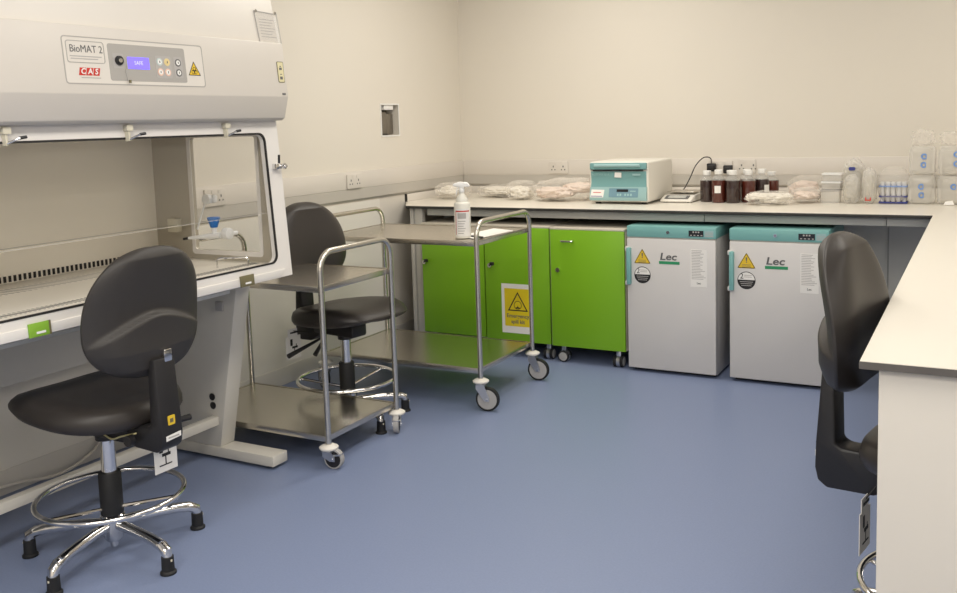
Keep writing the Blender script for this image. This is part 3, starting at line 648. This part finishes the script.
dp = Fh.plate('display', [(2.248, q(1.640)), (2.340, q(1.640)), (2.340, q(1.680)), (2.248, q(1.680))], LCD, gp, .0012, .0026)
Fh.text('display_reading', 'SAFE', 2.294, q(1.66), .018, LCDT, dp, .003, align='CENTER')
Fh.plate('button_field', rrect(2.368, q(1.612), 2.440, q(1.690), .006), GREYI, gp, .0012, .002); Fh.plate('button_field', rrect(2.452, q(1.614), 2.492, q(1.690), .006), GREYI, gp, .0012, .002)
bcol = [mat('button_blue', (.5, .58, .56), .5), mat('button_yellow', (.72, .58, .28), .5), mat('button_rose', (.75, .50, .38), .5), WHITE]
for y, z, k in ((2.387, 1.669, 0), (2.421, 1.669, 1), (2.387, 1.633, 2), (2.421, 1.633, 2), (2.472, 1.669, 3), (2.472, 1.633, 3)):
    bt = Fh.plate('button', circ(y, q(z), .0135, 20), DGREYI if k == 3 else bcol[k], gp, .0016, .003)
    Fh.plate('button_face', circ(y, q(z), .009, 16), WHITE if k != 1 else bcol[1], bt, .0028, .0036); Fh.bars('button_symbol', [(y-.0015, q(z)-.004, y+.002, q(z)+.004)], DGREYI, bt, .0034, .0042)
wt = Fh.plate('biohazard_sticker', tri(2.548, q(1.643), .031), YELLOW, ov, .0006, .0016)
MB().ring(tri(2.548, q(1.643), .034), tri(2.548, q(1.643), .029), Fh.o, Fh.U, Fh.V, Fh.N, .001, .002).build('border', BLACKI, wt)
bz = MB()
for a in (90, 210, 330): bz.ring(circ(2.548+.0075*cos(R(a)), q(1.642)+.0075*sin(R(a)), .0075, 16), circ(2.548+.0085*cos(R(a)), q(1.642)+.0085*sin(R(a)), .005, 16), Fh.o, Fh.U, Fh.V, Fh.N, .0014, .0022)
bz.build('biohazard_symbol', BLACKI, wt)
Fh = Face((-2.5738, 0, 1.545), (0, 1, 0), hv)
# right hand sticker and little maker's mark
ys = Fh.plate('yellow_label', rrect(2.985, q(1.603), 3.024, q(1.690), .006), OLIVE, bc, 0, .001)
Fh.plate('label_face', rrect(2.988, q(1.606), 3.021, q(1.687), .005), mat('pale_yellow', (.68, .62, .38), .6), ys, .0008, .0016)
Fh.bars('label_marks', [(2.996, q(1.655), 3.012, q(1.665)), (3.0, q(1.668), 3.008, q(1.672)), (2.998, q(1.636), 3.010, q(1.639)), (2.996, q(1.616), 3.012, q(1.628))], DGREYI, ys, .0014, .002)
Fh.bars('maker_mark', [(3.000, q(1.552), 3.020, q(1.560))], DGREYI, bc, 0, .001)
# document pocket on the slanting front above the hood
Fu = Face((-2.605, .018, 1.755), (0, 1, 0), (-.067, 0, .395))
pk = Fu.plate('document_pocket', [(2.905, .015), (3.022, .012), (3.022, .125), (2.900, .128)], PAPER, bc, .001, .0015)
Fu.plate('pocket_film', [(2.895, .005), (3.028, .004), (3.028, .135), (2.892, .140)], POCKET, pk, .003, .0036)
MB().ring([(2.895, .005), (3.028, .004), (3.028, .135), (2.892, .140)], [(2.898, .008), (3.025, .007), (3.025, .132), (2.895, .137)], Fu.o, Fu.U, Fu.V, Fu.N, .003, .0045).build('pocket_border', GREYI, pk)
Fu.bars('document_lines', [(2.915, .105-i*.012, 3.005-(i % 3)*.012, .108-i*.012) for i in range(7)], GREYI, pk, .0014, .002)
for y_ in (2.902, 3.018): Fu.plate('pocket_clip', circ(y_, .138, .006, 12), CHROME, pk, .003, .007)
Fu.text('red_marking', 'X', 2.950, .186, .05, REDI, bc, .001, bold=.002)
refit()
# hose / cable under the cabinet
tag(MB().tube(spline([(-3.30, 1.75, .085), (-3.31, 2.0, .075), (-3.33, 2.2, .055), (-3.35, 2.36, .02), (-3.36, 2.50, .03), (-3.37, 2.62, .09), (-3.38, 2.66, .25), (-3.38, 2.66, .42)]), .007, 8).build('floor_cable', CABLEW), 'white cable drooping along the wall base under the safety cabinet', 'cable')

# ------------------------------------------------------------------ chairs (local: faces +X)
def loc(m): return m
def back_half(t):   # half width of the backrest at height fraction t
    d = (t-.43)/(.571 if t > .43 else .431)
    return .221*max(0, 1-abs(d)**2.5)**(1/2.2)
def make_chair(name, label, locn, rz, dz=0, back=0, pl=0, seatrot=0, bz0=.648, drop=0, card='right', levers=((-1, (-.06, -.26, .0)),), tilt=0):
    t = thing(name, label, 'chair', locn, rz)
    bd = lambda mb, nm, m, p=t, **k: mb.build(nm, m, p, world=False, **k)
    # base
    hub = bd(MB().lathe((0, 0, 0), [(.022, .045), (.030, .055), (.040, .085), (.040, .135), (.034, .14)], 24), 'hub', CHROME)
    bd(MB().lathe((0, 0, 0), [(.012, .025), (.014, .03), (.014, .06)], 14), 'hub_tip', CHROME, hub)
    for k in range(5):
        a = R(base_off[0]+72*k); ca, sa = cos(a), sin(a)
        pr = [(.03, .105-drop), (.09, .105-drop), (.16, .101-drop*.8), (.22, .095-drop*.7), (.26, .087-drop*.4), (.282, .074), (.285, .054)]
        lg = bd(MB().tube([(r*ca, r*sa, z) for r, z in pr], .017, 12, rs=[.017, .017, .017, .017, .018, .018, .016]), 'base_leg', CHROME)
        bd(MB().lathe((.285*ca, .285*sa, 0), [(.026, .0005), (.026, .007), (.0205, .012), (.0195, .058)], 16), 'glide', RUBBER, lg)
        bd(MB().lathe((.285*ca+.020*ca, .285*sa+.020*sa, .048), [(.003, -.003), (.003, .003)], 8), 'rivet', BEIGE, lg)
    # foot ring
    fr = bd(MB().tube([(.235*cos(2*pi*k/56), .235*sin(2*pi*k/56), .205) for k in range(56)], .0095, 10, closed=True), 'foot_ring', CHROME)
    for k in range(3):
        a = R(base_off[0]+30+120*k); bd(MB().tube([(.035*cos(a), .035*sin(a), .165), (.232*cos(a), .232*sin(a), .199)], .007, 8), 'ring_spoke', CHROME, fr)
    bd(MB().lathe((0, 0, 0), [(.036, .14), (.037, .145), (.037, .282), (.034, .286)], 24), 'lower_sleeve', RUBBER)
    bd(MB().lathe((0, 0, 0), [(.0245, .28), (.0245, .43+dz)], 24), 'gas_column', CHROME)
    # mechanism
    z = .412+dz
    me = bd(MB().lathe((0, 0, 0), [(.036, z-.012), (.038, z+.01)], 20).box((-.17, -.050, z+.006), (.10, .050, z+.070), .012), 'mechanism', BLACKP)
    if levers:
        for s, (dx, dy, dzz) in levers:
            bd(MB().tube([(-.05+.05*s, s*.04, z+.02), (-.05+dx*.4, s*.10, z), (-.05+dx, dy, z+dzz)], .007, 8, rs=[.006, .006, .012]), 'lever', BLACKP, me)
        bd(MB().lathe((-.20, .055, z+.03), [(.018, 0), (.018, .02)], 12, 'Y'), 'adjuster_knob', BLACKP, me)
    bd(MB().tube(spline([(-.05, .053, z+.030), (-.10, .056, z+.018), (-.15, .056, z+.034), (-.21, .046, z+.050)], 4), .003, 6), 'adjustment_wire', YCABLE, me)
    # seat: superellipse pan with waterfall front
    v = []; f = []; A = 56; rings = [(0, 0), (.3, 0), (.6, 0), (.85, 0), (.96, 0), (1, 0)]
    Ms = Matrix.Rotation(seatrot, 3, 'Z')
    def P(a, r):
        ca, sa = cos(a), sin(a)
        x = (.29 if ca > 0 else .24)*math.copysign(abs(ca)**.72, ca); y = .238*math.copysign(abs(sa)**.72, sa)*(1-.08*(ca < 0)*abs(ca)); x += .01
        return x*r, y*r
    zt = .553+dz; zl = .476+dz
    def ztop(x, y, r): return zt+.022*(1-abs(1-r)*0)*(abs(y)/.23)**2*.8 - .026*max(0, (x-.10)/.16)**2 + .012*max(0, (-x-.12)/.12) - .03*max(0, r-.8)/.2*max(0, r-.8)/.2
    def zbot(x, y, r): return zl - .016*(1-r**2) + .020*max(0, (x-.08)/.20)**2 + .018*r**4
    layers = [(0.02, 0), (.3, 0), (.55, 0), (.78, 0), (.90, 0), (.97, 0), (1.0, .3), (1.0, .7), (.96, 1), (.8, 1), (.5, 1), (.02, 1)]
    for r, s in layers:
        for k in range(A):
            x, y = P(2*pi*k/A, r); z1 = ztop(x, y, r); z2 = zbot(x, y, r)
            p = Ms @ Vector((x, y, z1*(1-s)+z2*s+.010+.08*x)); v.append(p)
    L = len(layers)
    for i in range(L-1):
        for k in range(A): f.append((i*A+k, i*A+(k+1) % A, (i+1)*A+(k+1) % A, (i+1)*A+k))
    f.append(tuple(range(A))); f.append(tuple((L-1)*A+k for k in reversed(range(A))))
    bd(MB().add(v, f), 'seat', VINYL, smooth=60)
    # back post (J-shaped)
    zb0 = .385+dz
    def xyz_prism(poly, y0, y1, bev): return MB().prism(poly, (0, 0, 0), (1, 0, 0), (0, 0, 1), (0, -1, 0), -y1, -y0, bev)
    zt2 = bz0+.060+dz
    po = bd(xyz_prism([(-.10, z+.02), (-.10, z+.072), (-.235-back, z+.074), (-.252-back, z+.085), (-.258-back, zt2), (-.290-back, zt2), (-.306-back, z+.08), (-.308-back, z+.01+pl), (-.300-back, z-.025+pl), (-.275-back, z-.042+pl), (-.20, z-.038+pl)], -.042, .042, .008), 'back_post', BLACKP)
    F = Face((-.3045-back, .0, 0), (0, -1, 0), (0, 0, 1))
    if card:
        F.plate('yellow_sticker', rrect(-.015, z+.082, .012, z+.112, .003), YELLOW, po, 0, .0025, world=False); F.bars('sticker_print', [(-.008, z+.090, .005, z+.103)], OLIVE, po, .002, .003, world=False)
        Face((-.3078-back, .0, 0), (0, -1, 0), (0, 0, 1)).plate('white_sticker', [(-.028, z+.034), (.030, z+.038), (.030, z+.054), (-.028, z+.050)], PAPER, po, 0, .0015, world=False)
        Face((-.3078-back, .0, 0), (0, -1, 0), (0, 0, 1)).bars('sticker_print', [(-.02, z+.041, .022, z+.046)], GREYI, po, .001, .002, world=False)
    # backrest
    H = .412; zb = bz0+dz; NU, NV = 40, 40
    def surf(u, w, side):
        tt = .5-.5*cos(pi*w)*.9999; tt = w
        hw = back_half(tt); y = u*hw; e = max(abs(u), 0)
        zz = zb+H*tt
        bend = .45*y*y                                  # wraps around the sitter
        lum = .018*cos((tt-.35)*pi*1.3)                # lumbar
        edge = (1-e**5)*(min(1, (tt*(1-tt)*14))**.6)
        x0 = -.232-back+bend+lum-.018*tt+tilt*(tt-.3)
        if side > 0: return Vector((x0+.045*edge+.004, y, zz))
        # rear crease: arc line rising from both flanks to the middle
        line = .50-.17*(abs(y)/.20)**1.6
        g = max(0, min(1, (line-tt)/.022)); g = g*g*(3-2*g)
        rid = max(0, 1-abs(tt-line-.004)/.011)
        lowf = min(1, tt*4.5); return Vector((x0-.004-.028*edge-.030*g*edge*lowf-.006*rid*edge, y, zz))
    for side, nm, m in ((-1, 'backrest_shell', SHELL), (1, 'back_cushion', VINYL)):
        v = []; f = []
        NW = 110
        for j in range(NW+1):
            w_ = .5-.5*cos(pi*j/NW); w_ = min(max(w_, .0015), .9985)
            for i in range(NU+1):
                u = sin(pi/2*(-1+2*i/NU)); v.append(surf(u, w_, side))
        n0 = len(v)
        for j in range(NW+1):
            w_ = .5-.5*cos(pi*j/NW); w_ = min(max(w_, .0015), .9985)
            for i in range(NU+1):
                u = sin(pi/2*(-1+2*i/NU)); p = (surf(u, w_, 1)+surf(u, w_, -1))/2; p.x += -.0008*side*0; v.append(p)
        S = NU+1
        for j in range(NW):
            for i in range(NU):
                a_ = j*S+i; f.append((a_, a_+1, a_+S+1, a_+S)); a_ += n0; f.append((a_, a_+S, a_+S+1, a_+1))
        for j in range(NW):
            for i in (0, NU): a_ = j*S+i; f.append((a_, a_+S, a_+S+n0, a_+n0))
        for i in range(NU):
            for j in (0, NW): a_ = j*S+i; f.append((a_, a_+1, a_+1+n0, a_+n0))
        bd(MB().add(v, f), nm, m, smooth=70)
    bd(MB().box((-.292-back, -.030, bz0+.045+dz), (-.262-back, .0, bz0+.085+dz), .003), 'back_bracket', CHROME, po)
    # hanging card with chair drawing
    if card:
        yy = {'right': -.03, 'left': -.167, 'near': -.06}[card]
        xx = {'right': -.245, 'left': -.18, 'near': -.215}[card]; zb0 = {'right': .432, 'left': .43, 'near': .35}[card]+dz
        kc = bd(MB().box((xx-.001, yy-.048, zb0-.115), (xx+.001, yy+.042, zb0-.005)).box((xx-.001, yy-.034, zb0-.005), (xx+.001, yy+.024, zb0+.03)), 'instruction_card', PAPER)
        bd(MB().tube([(xx, yy, zb0+.02), (xx+.04, yy*.5, z+.02)], .002, 6), 'card_string', BLACKP, kc)
        for sgn in (1, -1):
            Fk = Face((xx-.0012*sgn, yy, zb0-.06), (0, -sgn, 0), (0, 0, 1))
            Fk.bars('card_print', [(-.022, .010, -.008, .042), (-.012, -.004, .022, .006), (.012, .006, .016, .016), (.0, -.030, .004, -.004), (-.024, -.034, .026, -.030), (-.02, .068, .03, .076)], BLACKI, kc, 0, .0008, world=False)
    return t
base_off = [0]
base_off[0] = -184
make_chair('laboratory_chair', 'charcoal laboratory chair in front of the glass-fronted safety cabinet', (-2.570, 2.020, 0), R(178), 0, .02, .036, card='right')
base_off[0] = 50+9
make_chair('laboratory_chair', 'charcoal laboratory chair standing between the two steel trolleys', (-2.695, 3.500, 0), R(-9), 0, 0, 0, bz0=.64, drop=.013, card='left', levers=((-1, (-.04, -.28, -.05)), (-1, (.02, -.17, -.06))))
base_off[0] = 20
make_chair('laboratory_chair', 'charcoal laboratory chair seen edge-on at the right-hand worktop', (-.032, 2.50, 0), R(-10), .04, .046, 0, bz0=.645, card='near')

# ------------------------------------------------------------------ trolleys
def caster(px, py, ztop, r, parent, ang, brake=False):
    """swivel caster under a leg; fork trails in direction ang"""
    dx, dy = cos(ang), sin(ang); off = r*.55; cx, cy = px+dx*off, py+dy*off
    bd = MB().lathe((px, py, 0), [(.034, ztop-.014), (.040, ztop-.008), (.040, ztop-.002), (.026, ztop+.006), (.016, ztop+.008)], 24)
    c = bd.build('caster', BUMPER, parent)
    nrm = Vector((-dy, dx, 0))
    fk = MB().lathe((px, py, 0), [(.012, ztop-.045), (.020, ztop-.040), (.020, ztop-.014)], 16)
    for s in (-1, 1):
        o = Vector((px, py, 0))+nrm*(s*.019)
        fk.prism([(-.022, ztop-.022), (.020, ztop-.022), (off+.012, r+.012), (off+.012, r-.008), (off-.012, r-.008), (-.022, ztop-.042)], o, (dx, dy, 0), (0, 0, 1), nrm, -.0012, .0012)
    fk.prism([(-.022, -.019), (.022, -.019), (.022, .019), (-.022, .019)], (px, py, ztop-.022), (dx, dy, 0), nrm, (0, 0, 1), -.001, .002)
    fk.build('fork', ZINC, c)
    Mr = Matrix.Rotation(math.atan2(nrm.y, nrm.x), 3, 'Z')
    MB().lathe((cx, cy, r+.0005), [(r*.86, -.013), (r*.97, -.012), (r, -.006), (r, .006), (r*.97, .012), (r*.86, .013)], 32, 'X', M=Mr).build('tyre', RUBBER if not brake else GREYR, c)
    MB().lathe((cx, cy, r+.0005), [(r*.3, -.0145), (r*.82, -.0135), (r*.82, .0135), (r*.3, .0145)], 28, 'X', M=Mr).build('wheel_disc', GREYR if not brake else BLACKP, c)
    MB().lathe((cx, cy, r+.0005), [(.006, -.022), (.006, .022)], 10, 'X', M=Mr).build('axle', CHROME, c)
    if brake:
        MB().prism([(-.01, .0), (.06, .012), (.065, .02), (-.01, .010)], Vector((px, py, ztop-.045)), (dx, dy, 0), (0, 0, 1), nrm, -.016, .016, .002).build('brake_pedal', ZINC, c)
def trolley(label, x0, x1, y0, y1, z1, z2, zarch, ztop, wr, angs, tr=.0125, th=.025):
    t = thing('steel_trolley', label, 'trolley', ((x0+x1)/2, (y0+y1)/2, 0))
    for x in (x0, x1):
        rad = .075; p = [(x, y0, ztop)]
        p += [(x, y0, zarch-rad)]+[(x, y0+rad-rad*cos(R(a)), zarch-rad+rad*sin(R(a))) for a in range(10, 91, 10)]
        p += [(x, y1-rad+rad*sin(R(a)), zarch-rad+rad*cos(R(a))) for a in range(0, 91, 10)]+[(x, y1, ztop)]
        MB().tube(p, tr, 14).build('handle_frame', TUBE, t)
    for z, nm in ((z1, 'lower_shelf'), (z2, 'upper_shelf')):
        xa, xb, ya, yb = x0+tr*.6, x1-tr*.6, y0-.004, y1+.004
        b = MB(); b.box((xa, ya, z-.004), (xb, yb, z-.002))
        l = .010
        b.box((xa, ya-.001, z-th), (xb, ya+.002, z), .0008).box((xa, yb-.002, z-th), (xb, yb+.001, z), .0008).box((xa-.001, ya, z-th), (xa+.002, yb, z), .0008).box((xb-.002, ya, z-th), (xb+.001, yb, z), .0008)
        b.box((xa, ya, z-.0015), (xb, ya+l, z)).box((xa, yb-l, z-.0015), (xb, yb, z)).box((xa, ya, z-.0015), (xa+l, yb, z)).box((xb-l, ya, z-.0015), (xb, yb, z))
        b.build(nm, STEEL, t)
    k = 0
    for x in (x0, x1):
        for y in (y0, y1): caster(x, y, ztop, wr, t, angs[k], brake=(k >= 2 and wr < .055)); k += 1
    return t
trolley('smaller two-shelf steel trolley beside the safety cabinet with nothing on it', -3.26, -2.380, 2.945, 3.45, .136, .765, .905, .094, .043, [R(200), R(120), R(8), R(-62)])
trolley('larger two-shelf steel trolley in front of the green cabinets', -3.12, -2.162, 3.87, 4.46, .212, .842, .935, .155, .060, [R(150), R(170), R(12), R(8)])
# spray bottle on larger trolley
sp = thing('spray_bottle', 'white spray bottle with red-edged label on the larger trolley', 'bottle', (-2.296, 3.975, .842))
sx, sy, sz = -2.296, 3.975, .8425
MB().lathe((sx, sy, sz), [(.036, 0), (.040, .004), (.041, .02), (.041, .170), (.038, .178), (.031, .182), (.030, .196), (.020, .212), (.013, .222), (.012, .240)], 32).build('body', SPRAYM, sp)
MB().lathe((sx, sy, sz), [(.0145, .230), (.0145, .244), (.012, .248)], 20).build('collar', WHITE, sp)
MB().prism([(-.045, .262), (-.040, .272), (-.01, .282), (.03, .278), (.042, .262), (.040, .256), (.012, .256), (.010, .238), (-.008, .238), (-.010, .255), (-.03, .258)], (sx, sy, sz), (.9, .43, 0), (0, 0, 1), (.43, -.9, 0), -.011, .011, .003).build('nozzle_head', WHITE, sp)
MB().prism([(-.022, .256), (-.016, .256), (-.024, .218), (-.030, .216)], (sx, sy, sz), (.9, .43, 0), (0, 0, 1), (.43, -.9, 0), -.006, .006, .001).build('trigger', WHITE, sp)
def wrap(a0, a1, z0, z1, nm, m, d=.0006):
    v = []; f = []; N = 14
    for k in range(N+1):
        a = R(a0+(a1-a0)*k/N)
        for zz in (z0, z1): v.append((sx+(.041+d)*cos(a), sy+(.041+d)*sin(a), sz+zz))
    for k in range(N): f.append((2*k, 2*k+2, 2*k+3, 2*k+1))
    return MB().add(v, f).build(nm, m, sp)
wrap(-112, -5, .012, .150, 'label', PAPER); wrap(-112, -5, .134, .140, 'red_band', REDI, .001); wrap(-112, -108, .02, .138, 'red_side', REDI, .001)
wrap(-95, -35, .100, .128, 'grey_box', GREYI, .001)
for i in range(6): wrap(-95, -40-(i*7) % 20, .085-i*.012, .089-i*.012, 'print_line', GREYI, .001)
# papers
pp = tag(MB().prism([(-2.345, 4.02), (-2.200, 3.935), (-2.178, 4.30), (-2.325, 4.36)], (0, 0, .8425), (1, 0, 0), (0, 1, 0), (0, 0, 1), 0, .003).build('paper_sheet', PAPER), 'white sheets of paper lying on the larger trolley beside the spray bottle', 'paper')
tag(MB().prism([(-2.270, 4.00), (-2.185, 3.965), (-2.185, 3.985), (-2.270, 4.02)], (0, 0, .8458), (1, 0, 0), (0, 1, 0), (0, 0, 1), 0, .006, .001).build('pen', BLACKP), 'black pen lying on the paper on the larger trolley', 'pen')

# ------------------------------------------------------------------ lights: unseen area lamps at ceiling height, rear ones added as frontal fill
def area(x, y, e, s=.6, sy_=None):
    l = bpy.data.lights.new('unseen_ceiling_light', 'AREA'); l.shape = 'RECTANGLE'; l.size = s; l.size_y = sy_ or s; l.energy = e; l.color = (1, .95, .87)
    o = bpy.data.objects.new('unseen_ceiling_light', l); C.objects.link(o); o.location = (x, y, ZC-.02)
for x, y, e in ((-2.1, 4.5, 20), (-1.1, 2.9, 18), (-1.1, 1.0, 22), (-1.1, -.9, 34), (-1.1, -2.7, 30), (1.7, -.9, 34), (1.7, -2.7, 30), (3.0, 1.5, 24), (3.0, 4.0, 14), (.4, 4.4, 9)):
    area(x, y, e, .6, 1.2)
w = bpy.data.worlds.new('w'); bpy.context.scene.world = w; w.use_nodes = True
w.node_tree.nodes['Background'].inputs[0].default_value = (1, .95, .88, 1); w.node_tree.nodes['Background'].inputs[1].default_value = .05

# ------------------------------------------------------------------ camera
r = Vector((0.11152168, 0.49440212, -0.00364757)); f = 922.56; cx, cy = 487.61, 221.44
Rm = Matrix.Rotation(r.length, 3, r.normalized())
M = Rm @ Matrix(((1, 0, 0), (0, 0, -1), (0, 1, 0)))      # world -> camera (x right, y down, z forward)
right, down, fwd = M[0], M[1], M[2]
cam = bpy.data.cameras.new('camera'); co = bpy.data.objects.new('camera', cam); C.objects.link(co)
mw = Matrix.Identity(4)
for i in range(3): mw[i][0] = right[i]; mw[i][1] = -down[i]; mw[i][2] = -fwd[i]
mw[0][3], mw[1][3], mw[2][3] = 0, 0, 1.41
co.matrix_world = mw
cam.sensor_fit = 'HORIZONTAL'; cam.sensor_width = 36; cam.lens = f*36/957
cam.shift_x = (478.5-cx)/957; cam.shift_y = (cy-296.5)/957
cam.clip_start = .05
sc = bpy.context.scene; sc.camera = co
sc.view_settings.view_transform = 'Standard'; sc.view_settings.look = 'None'; sc.view_settings.exposure = .50; sc.view_settings.gamma = 1
